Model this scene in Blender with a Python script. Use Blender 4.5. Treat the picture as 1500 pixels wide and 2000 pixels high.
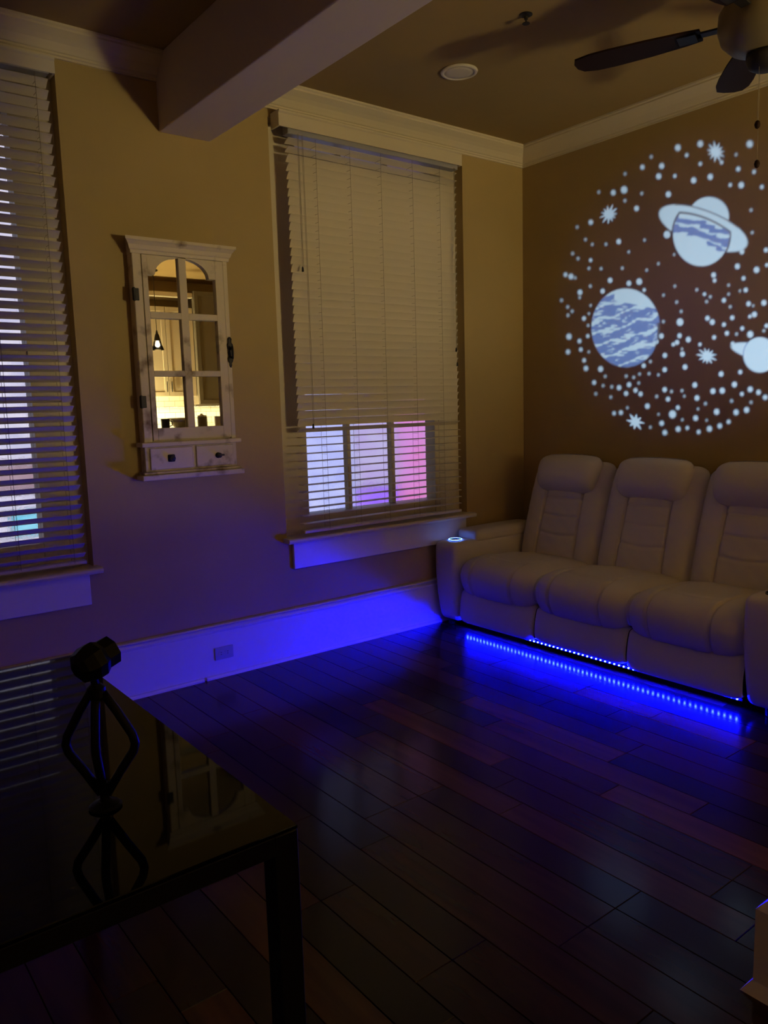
import bpy, bmesh, math, random
import numpy as np
from mathutils import Vector, Matrix

for o in list(bpy.data.objects):
    bpy.data.objects.remove(o)
scene = bpy.context.scene
C = scene.collection
R = math.radians
PI = math.pi
random.seed(7)

# ------------------------------------------------------------------ camera
CAM = Vector((-4.4377, -4.0067, 1.5))
RIGHT = Vector((0.7880005, -0.61500989, -0.02860153))
UP = Vector((0.10491048, 0.08835354, 0.99054906))
FWD = Vector((0.60667042, 0.78355376, -0.13414362))
F_PX = 1537.96
cam_data = bpy.data.cameras.new('camera')
cam = bpy.data.objects.new('camera', cam_data)
C.objects.link(cam)
cam_data.sensor_fit = 'VERTICAL'
cam_data.sensor_height = 24.0
cam_data.lens = F_PX / 2000.0 * 24.0
cam_data.clip_start = 0.02
m = Matrix.Identity(4)
for i in range(3):
    m[i][0] = RIGHT[i]; m[i][1] = UP[i]; m[i][2] = -FWD[i]; m[i][3] = CAM[i]
cam.matrix_world = m
scene.camera = cam

# ------------------------------------------------------------------ world, exposure
world = bpy.data.worlds.new('night')
scene.world = world
world.use_nodes = True
world.node_tree.nodes['Background'].inputs[0].default_value = (0.05, 0.06, 0.12, 1)
world.node_tree.nodes['Background'].inputs[1].default_value = 0.15
vs = scene.view_settings
vs.view_transform = 'Standard'
vs.look = 'None'
vs.exposure = 0.0
vs.gamma = 1.0
vs.use_curve_mapping = False

# light strengths of the lamps, the guessed kitchen one included
GUESSED_LAMP_EMIT = 250.0          # guessed warm lamp, unseen, on the kitchen counter
UNDERCAB_W = 11.0            # under-cabinet kitchen light
LED_EMIT = 11500.0             # blue bead under the sofa
PROJECTOR_W = 4200.0         # star projector
SIGN_EMIT = 1.08             # lit shopfront across the lane
WARM = (1.0, 0.83, 0.40)

# ------------------------------------------------------------------ materials
MATS = {}
def mat(name, col, rough=0.5, metal=0.0, spec=0.5, noise=None, bump=None, coat=0.0, emit=None, trans=0.0, ior=1.45):
    """noise=(scale, colour2, lo, hi) mixes a second colour; bump=(scale, strength)."""
    if name in MATS: return MATS[name]
    M = bpy.data.materials.new(name); M.use_nodes = True
    nt = M.node_tree; b = nt.nodes['Principled BSDF']
    b.inputs['Base Color'].default_value = (*col, 1)
    b.inputs['Roughness'].default_value = rough
    b.inputs['Metallic'].default_value = metal
    b.inputs['Specular IOR Level'].default_value = spec
    b.inputs['Coat Weight'].default_value = coat
    b.inputs['Transmission Weight'].default_value = trans
    b.inputs['IOR'].default_value = ior
    if emit:
        b.inputs['Emission Color'].default_value = (*emit[0], 1)
        b.inputs['Emission Strength'].default_value = emit[1]
    tc = nt.nodes.new('ShaderNodeTexCoord')
    if noise:
        n = nt.nodes.new('ShaderNodeTexNoise'); n.inputs['Scale'].default_value = noise[0]
        n.inputs['Detail'].default_value = 5
        nt.links.new(tc.outputs['Object'], n.inputs['Vector'])
        r = nt.nodes.new('ShaderNodeValToRGB')
        r.color_ramp.elements[0].position = noise[2]; r.color_ramp.elements[0].color = (*col, 1)
        r.color_ramp.elements[1].position = noise[3]; r.color_ramp.elements[1].color = (*noise[1], 1)
        nt.links.new(n.outputs['Fac'], r.inputs['Fac'])
        nt.links.new(r.outputs['Color'], b.inputs['Base Color'])
    if bump:
        n = nt.nodes.new('ShaderNodeTexNoise'); n.inputs['Scale'].default_value = bump[0]
        n.inputs['Detail'].default_value = 4
        nt.links.new(tc.outputs['Object'], n.inputs['Vector'])
        bp = nt.nodes.new('ShaderNodeBump'); bp.inputs['Strength'].default_value = bump[1]
        bp.inputs['Distance'].default_value = 0.004
        nt.links.new(n.outputs['Fac'], bp.inputs['Height'])
        nt.links.new(bp.outputs['Normal'], b.inputs['Normal'])
    MATS[name] = M
    return M

WALL = mat('tan_wall_paint', (0.41, 0.30, 0.135), 0.75, spec=0.25, noise=(1.3, (0.37, 0.27, 0.12), 0.4, 0.7), bump=(60, 0.12))
CEIL = mat('tan_ceiling_paint', (0.34, 0.235, 0.10), 0.8, spec=0.2, noise=(1.0, (0.30, 0.21, 0.09), 0.4, 0.7), bump=(45, 0.15))
TRIM = mat('cream_trim_paint', (0.62, 0.54, 0.40), 0.4, spec=0.4)
BEAMM = mat('pale_beam_paint', (0.58, 0.49, 0.45), 0.7, spec=0.25, bump=(25, 0.1))
BASE = mat('white_baseboard_paint', (0.66, 0.60, 0.56), 0.38)
SLAT = mat('cream_slat', (0.62, 0.54, 0.40), 0.45)
SLATW = mat('white_slat', (0.58, 0.52, 0.47), 0.45)
CORD = mat('grey_cord', (0.22, 0.18, 0.13), 0.9)
LEATHER = mat('pale_leather', (0.60, 0.55, 0.535), 0.42, spec=0.35, bump=(260, 0.22))
SEAM = mat('seam_dark', (0.18, 0.15, 0.13), 0.8)
BLACK = mat('black_plastic', (0.003, 0.003, 0.003), 0.5, spec=0.15)
BLACKM = mat('black_metal', (0.008, 0.008, 0.008), 0.45, metal=0.2, spec=0.2)
GLASSTOP = mat('black_glass', (0.001, 0.001, 0.001), 0.03, spec=0.22)
IRON = mat('wrought_iron', (0.012, 0.010, 0.009), 0.55)
MIRROR = mat('mirror_glass', (0.86, 0.86, 0.84), 0.0, metal=1.0)
DIST = mat('distressed_white_wood', (0.60, 0.51, 0.37), 0.6, noise=(9.0, (0.13, 0.075, 0.035), 0.55, 0.72), bump=(40, 0.3))
DARKWOOD = mat('dark_fan_wood', (0.022, 0.009, 0.005), 0.6, spec=0.12)
BRONZE = mat('cream_fan_metal', (0.20, 0.16, 0.09), 0.4, metal=0.3)
GROUT = mat('floor_gap', (0.004, 0.003, 0.003), 0.9)
PLATE = mat('outlet_plate', (0.36, 0.34, 0.34), 0.4)
CHROME = mat('chrome', (0.6, 0.6, 0.6), 0.15, metal=1.0)
PLASTICW = mat('white_plastic', (0.62, 0.56, 0.47), 0.4)
LED = mat('blue_led', (0, 0, 0), 0.5, emit=((0.0006, 0.0014, 1.0), LED_EMIT))
RINGLED = mat('cup_ring_led', (0, 0, 0), 0.5, emit=((0.07, 0.20, 1.0), 30.0))
TILE = mat('white_glazed_tile', (0.75, 0.72, 0.60), 0.18)
TILEGROUT = mat('tile_grout', (0.20, 0.17, 0.11), 0.9)
CABM = mat('cream_cabinet_paint', (0.60, 0.52, 0.38), 0.4)
GREYM = mat('grey_cabinet_paint', (0.15, 0.125, 0.09), 0.45)
STONE = mat('pale_worktop', (0.5, 0.46, 0.38), 0.25, noise=(14, (0.34, 0.3, 0.24), 0.45, 0.65))
GUESSED_GLOW = mat('guessed_lamp_glow', (0.8, 0.7, 0.5), 0.6, emit=(WARM, GUESSED_LAMP_EMIT))
def thin_glass():
    M = bpy.data.materials.new('clear_thin_glass'); M.use_nodes = True
    nt = M.node_tree; nt.nodes.clear()
    o_ = nt.nodes.new('ShaderNodeOutputMaterial'); mx = nt.nodes.new('ShaderNodeMixShader')
    tr = nt.nodes.new('ShaderNodeBsdfTransparent'); gl = nt.nodes.new('ShaderNodeBsdfGlossy'); gl.inputs['Roughness'].default_value = 0.05
    fr = nt.nodes.new('ShaderNodeFresnel'); fr.inputs['IOR'].default_value = 1.45
    nt.links.new(fr.outputs[0], mx.inputs[0]); nt.links.new(tr.outputs[0], mx.inputs[1]); nt.links.new(gl.outputs[0], mx.inputs[2])
    nt.links.new(mx.outputs[0], o_.inputs['Surface'])
    return M
CLEAR = thin_glass()
STEEL = mat('steel', (0.45, 0.44, 0.42), 0.3, metal=1.0)
ROD = mat('rail_plastic', (0.30, 0.29, 0.32), 0.5)
STUCCO = mat('outdoor_stucco', (0.30, 0.28, 0.30), 0.9, bump=(12, 0.5))

def floor_wood():
    M = bpy.data.materials.new('dark_plank_wood'); M.use_nodes = True
    nt = M.node_tree; b = nt.nodes['Principled BSDF']
    tc = nt.nodes.new('ShaderNodeTexCoord'); oi = nt.nodes.new('ShaderNodeObjectInfo')
    add = nt.nodes.new('ShaderNodeVectorMath'); add.operation = 'MULTIPLY_ADD'
    comb = nt.nodes.new('ShaderNodeCombineXYZ')
    for k in range(3): nt.links.new(oi.outputs['Random'], comb.inputs[k])
    nt.links.new(comb.outputs[0], add.inputs[0]); add.inputs[1].default_value = (31, 17, 5)
    nt.links.new(tc.outputs['Object'], add.inputs[2])
    mp = nt.nodes.new('ShaderNodeMapping'); mp.inputs['Scale'].default_value = (22, 1.6, 22)
    nt.links.new(add.outputs[0], mp.inputs['Vector'])
    n = nt.nodes.new('ShaderNodeTexNoise'); n.inputs['Scale'].default_value = 1.0; n.inputs['Detail'].default_value = 6
    nt.links.new(mp.outputs[0], n.inputs['Vector'])
    rp = nt.nodes.new('ShaderNodeValToRGB')
    e = rp.color_ramp.elements
    e[0].position = 0.0; e[0].color = (0.014, 0.005, 0.002, 1)
    e[1].position = 1.0; e[1].color = (0.17, 0.056, 0.014, 1)
    k = e.new(0.45); k.color = (0.042, 0.014, 0.005, 1)
    k = e.new(0.8); k.color = (0.076, 0.026, 0.008, 1)
    nt.links.new(oi.outputs['Random'], rp.inputs['Fac'])
    mx = nt.nodes.new('ShaderNodeMix'); mx.data_type = 'RGBA'; mx.blend_type = 'MULTIPLY'
    mx.inputs[0].default_value = 0.75
    r2 = nt.nodes.new('ShaderNodeValToRGB')
    r2.color_ramp.elements[0].position = 0.3; r2.color_ramp.elements[0].color = (0.45, 0.4, 0.4, 1)
    r2.color_ramp.elements[1].position = 0.7; r2.color_ramp.elements[1].color = (1, 1, 1, 1)
    nt.links.new(n.outputs['Fac'], r2.inputs['Fac'])
    nt.links.new(rp.outputs['Color'], mx.inputs[6]); nt.links.new(r2.outputs['Color'], mx.inputs[7])
    nt.links.new(mx.outputs[2], b.inputs['Base Color'])
    b.inputs['Roughness'].default_value = 0.165
    b.inputs['Specular IOR Level'].default_value = 0.24
    bp = nt.nodes.new('ShaderNodeBump'); bp.inputs['Strength'].default_value = 0.02; bp.inputs['Distance'].default_value = 0.001
    nt.links.new(n.outputs['Fac'], bp.inputs['Height']); nt.links.new(bp.outputs['Normal'], b.inputs['Normal'])
    return M
WOOD = floor_wood()

def pane_mat(name, rough=0.12, wav=0.0):
    M = bpy.data.materials.new(name); M.use_nodes = True
    nt = M.node_tree; b = nt.nodes['Principled BSDF']
    b.inputs['Base Color'].default_value = (0.97, 0.97, 1, 1)
    b.inputs['Transmission Weight'].default_value = 1.0
    b.inputs['Roughness'].default_value = rough; b.inputs['IOR'].default_value = 1.2
    tc = nt.nodes.new('ShaderNodeTexCoord'); n = nt.nodes.new('ShaderNodeTexNoise')
    n.inputs['Scale'].default_value = 70; n.inputs['Detail'].default_value = 3
    nt.links.new(tc.outputs['Object'], n.inputs['Vector'])
    bp = nt.nodes.new('ShaderNodeBump'); bp.inputs['Strength'].default_value = wav; bp.inputs['Distance'].default_value = 0.003
    nt.links.new(n.outputs['Fac'], bp.inputs['Height']); nt.links.new(bp.outputs['Normal'], b.inputs['Normal'])
    return M
PANE = pane_mat('rippled_window_glass', 0.10, 0.5)

def sign_mat(name, c1, c2, strength, scale=3.0):
    M = bpy.data.materials.new(name); M.use_nodes = True
    nt = M.node_tree; b = nt.nodes['Principled BSDF']
    b.inputs['Base Color'].default_value = (0.05, 0.05, 0.05, 1)
    tc = nt.nodes.new('ShaderNodeTexCoord'); n = nt.nodes.new('ShaderNodeTexNoise')
    n.inputs['Scale'].default_value = scale; n.inputs['Detail'].default_value = 4
    nt.links.new(tc.outputs['Object'], n.inputs['Vector'])
    r = nt.nodes.new('ShaderNodeValToRGB')
    r.color_ramp.elements[0].position = 0.35; r.color_ramp.elements[0].color = (*c1, 1)
    r.color_ramp.elements[1].position = 0.65; r.color_ramp.elements[1].color = (*c2, 1)
    nt.links.new(n.outputs['Fac'], r.inputs['Fac']); nt.links.new(r.outputs['Color'], b.inputs['Emission Color'])
    b.inputs['Emission Strength'].default_value = strength
    return M

# ------------------------------------------------------------------ helpers
def props(o, label=None, cat=None, group=None, kind=None):
    if label: o['label'] = label
    if cat: o['category'] = cat
    if group: o['group'] = group
    if kind: o['kind'] = kind
    return o

def empty(name, loc=(0, 0, 0), rz=0, **k):
    o = bpy.data.objects.new(name, None); C.objects.link(o)
    o.empty_display_size = 0.05
    o.location = loc; o.rotation_euler = (0, 0, rz)
    return props(o, **k)

def add(name, bm_or_mesh, material, parent=None, smooth=False, loc=None, rot=None, **k):
    """Vertices are in the parent's space when it sits at the origin; world space otherwise is handled by wparent()."""
    if isinstance(bm_or_mesh, bmesh.types.BMesh):
        bmesh.ops.recalc_face_normals(bm_or_mesh, faces=bm_or_mesh.faces)
        me = bpy.data.meshes.new(name); bm_or_mesh.to_mesh(me); bm_or_mesh.free()
    else:
        me = bm_or_mesh
    if material and not me.materials: me.materials.append(material)
    if smooth:
        for p in me.polygons: p.use_smooth = True
    o = bpy.data.objects.new(name, me); C.objects.link(o)
    if parent: o.parent = parent
    if loc is not None: o.location = loc
    if rot is not None: o.rotation_euler = rot
    return props(o, **k)

def box(bm, x0, x1, y0, y1, z0, z1, bev=0.0, seg=1):
    r = bmesh.ops.create_cube(bm, size=1.0)
    v = r['verts']
    bmesh.ops.scale(bm, vec=(abs(x1 - x0), abs(y1 - y0), abs(z1 - z0)), verts=v)
    bmesh.ops.translate(bm, vec=((x0 + x1) / 2, (y0 + y1) / 2, (z0 + z1) / 2), verts=v)
    if bev:
        es = list({e for w in v for e in w.link_edges})
        bmesh.ops.bevel(bm, geom=es, offset=bev, segments=seg, affect='EDGES', profile=0.5)
    return bm

def nb(): return bmesh.new()

def boxo(name, x0, x1, y0, y1, z0, z1, material, parent=None, bev=0.0, seg=1, **k):
    return add(name, box(nb(), x0, x1, y0, y1, z0, z1, bev, seg), material, parent, **k)

def lathe(bm, prof, n=32, axis='z', cap=True):
    """prof: list of (radius, height)."""
    rings = []
    for (r, h) in prof:
        ring = []
        for i in range(n):
            a = 2 * PI * i / n
            p = (r * math.cos(a), r * math.sin(a), h)
            if axis == 'y': p = (p[0], p[2], p[1])
            if axis == 'x': p = (p[2], p[0], p[1])
            ring.append(bm.verts.new(p))
        rings.append(ring)
    for a, b in zip(rings[:-1], rings[1:]):
        for i in range(n):
            bm.faces.new((a[i], a[(i + 1) % n], b[(i + 1) % n], b[i]))
    if cap:
        bm.faces.new(rings[0]); bm.faces.new(rings[-1])
    return bm

def tube(bm, pts, rad, n=8):
    pts = [Vector(p) for p in pts]
    rads = rad if isinstance(rad, (list, tuple)) else [rad] * len(pts)
    rings = []
    prev = None
    for i, p in enumerate(pts):
        if i == 0: d = pts[1] - pts[0]
        elif i == len(pts) - 1: d = pts[-1] - pts[-2]
        else: d = (pts[i + 1] - pts[i]).normalized() + (pts[i] - pts[i - 1]).normalized()
        d.normalize()
        ref = Vector((0, 0, 1)) if abs(d.z) < 0.9 else Vector((1, 0, 0))
        if prev is not None: ref = prev
        u = ref - d * ref.dot(d)
        u.normalize(); w = d.cross(u); prev = u
        rings.append([bm.verts.new(p + (u * math.cos(2 * PI * j / n) + w * math.sin(2 * PI * j / n)) * rads[i]) for j in range(n)])
    for a, b in zip(rings[:-1], rings[1:]):
        for j in range(n):
            bm.faces.new((a[j], a[(j + 1) % n], b[(j + 1) % n], b[j]))
    bm.faces.new(rings[0]); bm.faces.new(rings[-1])
    return bm

def extrude_profile(bm, prof, p0, p1, axes):
    """prof: 2-D outline (a, b); axes: functions mapping (a, b, t in 0..1) to xyz. Closed prism."""
    A = [bm.verts.new(axes(a, b, p0)) for a, b in prof]
    B = [bm.verts.new(axes(a, b, p1)) for a, b in prof]
    n = len(prof)
    for i in range(n):
        bm.faces.new((A[i], A[(i + 1) % n], B[(i + 1) % n], B[i]))
    bm.faces.new(A); bm.faces.new(B)
    return bm

def rounded_box(sx, sy, sz, r, n=14, bulge=(0, 0, 0), fn=None):
    """Box with rounded edges (radius r), faces puffed outwards by bulge, optional displacement fn(p)->p."""
    bm = nb()
    h = (sx / 2, sy / 2, sz / 2)
    bmesh.ops.create_cube(bm, size=2.0)
    bmesh.ops.subdivide_edges(bm, edges=bm.edges[:], cuts=n, use_grid_fill=True)
    for v in bm.verts:
        p = [v.co.x, v.co.y, v.co.z]
        # even out towards the edges so the rounding gets vertices
        q = []
        for k in range(3):
            s = math.sin(p[k] * PI / 2) * 0.55 + p[k] * 0.45
            q.append(s * h[k])
        inner = [max(-(h[k] - r), min(h[k] - r, q[k])) for k in range(3)]
        d = Vector([q[k] - inner[k] for k in range(3)])
        if d.length > 1e-9:
            L = max(abs(d.x), abs(d.y), abs(d.z))
            d = d.normalized() * L
        c = Vector(inner) + d
        u = [c[k] / h[k] for k in range(3)]
        for k in range(3):
            a, b = [j for j in range(3) if j != k]
            c[k] += bulge[k] * u[k] * max(0, 1 - abs(u[a]) ** 3) * max(0, 1 - abs(u[b]) ** 3)
        if fn: c = fn(c, h)
        v.co = c
    return bm

def xform(bm, M):
    bmesh.ops.transform(bm, matrix=M, verts=bm.verts)
    return bm

# ------------------------------------------------------------------ sizes
H = 3.26                       # ceiling
W1L, W1R = -4.75, -3.205       # left window opening
W2L, W2R = -2.072, -0.592      # right window opening
WZ0, WZ1 = 0.735, 3.10
REC = 0.08                     # reveal depth in front of the window frame
XL = -6.4                      # left wall
YK = -6.6                      # kitchen wall
XK = 2.4

# ------------------------------------------------------------------ room shell
floor = boxo('floor', XL, XK, YK, 0.0, -0.12, -0.012, GROUT, kind='structure', label='dark wooden plank floor', cat=None)
def plank_mesh(L, w=0.130):
    bm = nb(); b = 0.0016; z0 = -0.012
    hw = w / 2 - 0.0007; hl = L / 2 - 0.0007
    lo = [bm.verts.new(p) for p in ((-hw, -hl, z0), (hw, -hl, z0), (hw, hl, z0), (-hw, hl, z0))]
    md = [bm.verts.new(p) for p in ((-hw, -hl, -b), (hw, -hl, -b), (hw, hl, -b), (-hw, hl, -b))]
    up = [bm.verts.new(p) for p in ((-hw + b, -hl + b, 0), (hw - b, -hl + b, 0), (hw - b, hl - b, 0), (-hw + b, hl - b, 0))]
    for i in range(4):
        j = (i + 1) % 4
        bm.faces.new((lo[i], lo[j], md[j], md[i])); bm.faces.new((md[i], md[j], up[j], up[i]))
    bm.faces.new(up)
    bmesh.ops.recalc_face_normals(bm, faces=bm.faces)
    me = bpy.data.meshes.new('plank'); bm.to_mesh(me); bm.free(); me.materials.append(WOOD)
    return me
PL = {L: plank_mesh(L) for L in (0.45, 0.6, 0.75, 0.9, 1.05, 1.2)}
rnd = random.Random(3)
nplank = 0
xx = -0.065
rest = nb()
while xx > XL + 0.05:
    y = -0.0 + rnd.uniform(0, 0.0)
    y1 = 0.0
    first = True
    while y1 > YK + 0.3:
        L = rnd.choice([0.45, 0.6, 0.75, 0.9, 0.9, 1.05, 1.05, 1.2, 1.2]) if not first else rnd.choice(list(PL))
        first = False
        y0 = y1 - L
        if y0 < YK: L = y1 - YK; y0 = YK
        inview = xx > -4.75 and y1 > -3.6 and (xx - (-4.44)) * 0.55 - (y1 + 4.0) < 0.7 and not (xx > -0.75 and y1 > -2.3 and y0 > -2.4)
        if inview and L in PL and nplank < 290:
            add('plank', PL[L], None, floor, loc=(xx, (y0 + y1) / 2, 0)); nplank += 1
        else:
            box(rest, xx - 0.0643, xx + 0.0643, y0 + 0.0007, y1 - 0.0007, -0.012, 0)
        y1 = y0
    xx -= 0.130
add('planking', rest, WOOD, floor, kind='stuff')

ceiling = boxo('ceiling', XL, XK, YK, 0.0, H, H + 0.12, CEIL, kind='structure', label='tan painted ceiling')

def wall_with_openings():
    bm = nb()
    xs = [XL - 0.2, W1L, W1R, W2L, W2R, 0.0]
    T = 0.30
    for a, b in ((0, 1), (2, 3), (4, 5)):
        box(bm, xs[a], xs[b], 0, T, 0, H)
    for a, b in ((1, 2), (3, 4)):
        box(bm, xs[a], xs[b], 0, T, 0, WZ0 - 0.03)
        box(bm, xs[a], xs[b], 0, T, WZ1, H)
    return bm
add('wall_back', wall_with_openings(), WALL, kind='structure', label='tan wall with two tall windows')
boxo('wall_right', 0.0, 0.25, -4.2, 0.3, 0, H, WALL, kind='structure', label='tan wall behind the pale sofa')
boxo('wall_left', XL - 0.2, XL, YK, 0, 0, H, WALL, kind='structure', label='tan wall left of the camera')
wk = boxo('wall_front', XL - 0.2, XK + 0.2, YK - 0.2, YK, 0, H, WALL, kind='structure', label='kitchen wall with white tiles, seen in the mirror')
boxo('wall_kitchen', XK, XK + 0.2, YK, -4.0, 0, H, WALL, kind='structure', label='tan end wall of the kitchen')
boxo('wall_return', 0.25, XK + 0.2, -4.2, -4.0, 0, H, WALL, kind='structure', label='tan wall between living room and kitchen')

# crown moulding profile (d = distance from the wall, h = height below the ceiling)
CROWN = [(0, 0), (0.112, 0), (0.112, -0.010), (0.104, -0.016), (0.104, -0.024), (0.095, -0.030), (0.086, -0.036), (0.070, -0.046),
         (0.050, -0.062), (0.036, -0.080), (0.028, -0.092), (0.020, -0.095), (0.020, -0.103), (0.012, -0.107), (0.012, -0.116), (0, -0.116)]
def crown_back(x0, x1, mitre1=0):
    return extrude_profile(nb(), CROWN, x0, x1, lambda a, b, t: (t - (a if t == x1 and mitre1 else 0), -a, H + b))
add('trim_1', crown_back(XL, -2.711), TRIM, kind='structure', label='cream crown moulding above the left window')
add('trim_2', crown_back(-2.429, 0.0, 1), TRIM, kind='structure', label='cream crown moulding above the right window')
add('trim_3', extrude_profile(nb(), CROWN, 0.0, -4.2, lambda a, b, t: (-a, t - (a if t == 0.0 else 0), H + b)), TRIM,
    kind='structure', label='cream crown moulding above the sofa wall')
# beam
bm = box(nb(), -2.711, -2.429, YK, 0, 2.907, H, 0.006, 2)
add('ceiling_beam', bm, BEAMM, kind='structure', label='pale boxed ceiling beam')

# baseboard along the window wall with cap and shoe
def baseboard():
    prof = [(0, 0), (0.020, 0), (0.020, 0.262), (0.028, 0.266), (0.030, 0.278), (0.022, 0.288), (0.014, 0.296), (0, 0.296)]
    return extrude_profile(nb(), prof, XL, 0.0, lambda a, b, t: (t, -a, b))
bb = add('baseboard_back', baseboard(), BASE, kind='structure', label='tall white baseboard under the windows')
cap = [(0.0, 0.2965), (0.0305, 0.2965), (0.033, 0.302), (0.028, 0.308), (0, 0.310)]
add('cap_moulding', extrude_profile(nb(), cap, XL, 0.0, lambda a, b, t: (t, -a, b)), TRIM, bb)
shoe = [(0.0205, 0.0), (0.036, 0.0), (0.035, 0.010), (0.030, 0.017), (0.0205, 0.020)]
add('shoe_moulding', extrude_profile(nb(), shoe, XL, -2.66, lambda a, b, t: (t, -a, b)), BASE, bb)
add('shoe_moulding', extrude_profile(nb(), shoe, -2.645, 0.0, lambda a, b, t: (t, -a, b)), BASE, bb)
add('baseboard_right', extrude_profile(nb(), [(0, 0), (0.020, 0), (0.020, 0.262), (0.028, 0.270), (0.014, 0.30), (0, 0.30)], -0.04, -4.2,
    lambda a, b, t: (-a, t, b)), BASE, kind='structure', label='tall white baseboard behind the sofa')

# ------------------------------------------------------------------ windows
def window(name, xl, xr, gx, gz0, gz1, label):
    """xl..xr opening; gx = pane boundaries in x (with muntins between); frame boards stand REC behind the wall face."""
    w = empty(name, ((xl + xr) / 2, 0.0, WZ0), kind='structure', label=label)
    ox, oz = (xl + xr) / 2, WZ0
    def L(bm): return xform(bm, Matrix.Translation((-ox, 0, -oz)))
    y0, y1 = REC, REC + 0.10
    z0, z1 = WZ0 - 0.03, WZ1
    add('jamb_board', L(box(nb(), xl, gx[0], y0, y1, z0, z1)), TRIM, w)
    add('jamb_board', L(box(nb(), gx[-1], xr, y0, y1, z0, z1)), TRIM, w)
    add('lower_rail', L(box(nb(), gx[0], gx[-1], y0 + 0.005, y1, z0, gz0, 0.004)), TRIM, w)
    add('upper_rail', L(box(nb(), gx[0], gx[-1], y0 + 0.005, y1, gz1, z1, 0.004)), TRIM, w)
    for a in gx[1:-1]:
        add('muntin', L(box(nb(), a - 0.014, a + 0.014, y0 + 0.018, y1 - 0.03, gz0, gz1, 0.004)), TRIM, w)
    for b in (1.80, 2.30):
        add('muntin', L(box(nb(), gx[0], gx[-1], y0 + 0.016, y1 - 0.022, b - 0.016, b + 0.016, 0.004)), TRIM, w)
    zs = [gz0, 1.784, None, 2.284, gz1]
    for i in range(len(gx) - 1):
        for (a, b) in ((gz0, 1.784), (1.816, 2.284), (2.316, gz1)):
            xa = gx[i] + (0.014 if i else 0); xb = gx[i + 1] - (0.014 if i < len(gx) - 2 else 0)
            add('pane', L(box(nb(), xa, xb, y0 + 0.045, y0 + 0.049, a, b)), PANE, w)
    # stool (inner sill) and apron
    st = [(0.075, 0), (-0.062, 0), (-0.070, -0.006), (-0.072, -0.016), (-0.066, -0.028), (0.075, -0.028)]
    add('stool', L(extrude_profile(nb(), st, xl - 0.022, xr + 0.026, lambda a, b, t: (t, a, WZ0 + b))), TRIM, w)
    add('apron', L(box(nb(), xl + 0.032, xr - 0.03, -0.024, -0.0005, 0.545, WZ0 - 0.0285, 0.003)), BASE, w)
    return w
window('window_1', W1L, W1R, [-4.40, -3.98, -3.41], 0.87, 3.02, 'tall left window with white frame behind blinds')
window('window_2', W2L, W2R, [-1.855, -1.525, -1.166, -0.812], 0.848, 3.02, 'tall right window with rippled panes behind half open blinds')

# lane outside: lit shopfront of the neighbouring building
fac = boxo('neighbour_wall', -7.5, 4.5, 2.6, 2.8, -1.0, 6.0, STUCCO, kind='structure', label='stucco wall across the lane')
S_BLUE = sign_mat('lit_glass_blue', (0.36, 0.40, 0.86), (0.58, 0.62, 0.95), SIGN_EMIT, 9)
S_LAV = sign_mat('lit_glass_lavender', (0.44, 0.33, 0.70), (0.50, 0.48, 0.72), SIGN_EMIT, 5)
S_PURP = sign_mat('lit_glass_purple', (0.28, 0.12, 0.95), (0.42, 0.22, 0.95), SIGN_EMIT, 4)
S_PINK = sign_mat('lit_glass_pink', (0.72, 0.20, 0.52), (0.62, 0.28, 0.72), SIGN_EMIT, 3)
S_WHITE = sign_mat('lit_glass_white', (0.50, 0.50, 0.72), (0.72, 0.68, 0.80), SIGN_EMIT, 5)
S_ROSE = sign_mat('lit_glass_rose', (0.30, 0.20, 0.26), (0.42, 0.30, 0.36), SIGN_EMIT, 5)
S_CYAN = sign_mat('lit_glass_cyan', (0.10, 0.55, 0.80), (0.35, 0.70, 0.85), SIGN_EMIT, 9)
def sign(name, x0, x1, z0, z1, m_, label, cat='lit window', parts=2):
    cx, cz = (x0 + x1) / 2, (z0 + z1) / 2
    o = empty(name, (cx, 2.55, cz), label=label, cat=cat)
    hx, hz = (x1 - x0) / 2, (z1 - z0) / 2
    add('glowing_pane', box(nb(), -hx + 0.006, hx - 0.006, -0.02, 0.048, -hz + 0.006, hz - 0.006), m_, o)
    fr = nb()
    for a in ((-hx, -hx + 0.006, -hz, hz), (hx - 0.006, hx, -hz, hz), (-hx + 0.006, hx - 0.006, -hz, -hz + 0.006), (-hx + 0.006, hx - 0.006, hz - 0.006, hz)):
        box(fr, a[0], a[1], -0.03, 0.048, a[2], a[3])
    add('frame', fr, BASE, o)
    return o
sign('shop_window', -0.62, 0.245, -0.4, 3.4, S_BLUE, 'pale blue lit shop window seen through the right window, leftmost pane')
sign('shop_window', 0.245, 0.82, 0.66, 3.4, S_LAV, 'lavender lit shop window seen through the right window, middle pane')
sign('light_box', 0.245, 0.82, -0.4, 0.655, S_PURP, 'low purple light box below the lavender shop window', 'light box')
sign('shop_window', 0.82, 1.285, -0.4, 3.0, S_PINK, 'pink lit shop window seen through the right window, rightmost pane')
sign('shop_window', 1.29, 2.3, -0.4, 3.4, S_BLUE, 'pale blue lit strip right of the pink shop window')
sign('shop_window', -4.6, -2.79, 1.14, 3.6, S_WHITE, 'tall whitish lit shop window seen through the left window')
sign('light_box', -4.6, -2.79, 0.92, 1.135, S_ROSE, 'dusky pink light box seen through the left window', 'light box')
sign('shop_window', -4.6, -2.79, 0.765, 0.915, S_WHITE, 'narrow whitish lit pane between the pink and cyan light boxes')
sign('light_box', -3.02, -2.79, 0.57, 0.76, S_CYAN, 'small cyan light box seen through the left window', 'light box')
sign('shop_window', -4.6, -3.025, 0.57, 0.76, S_WHITE, 'whitish lit pane left of the cyan light box')
sign('shop_window', -4.6, -2.79, -0.6, 0.565, S_WHITE, 'low whitish lit pane under the cyan light box')

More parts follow.
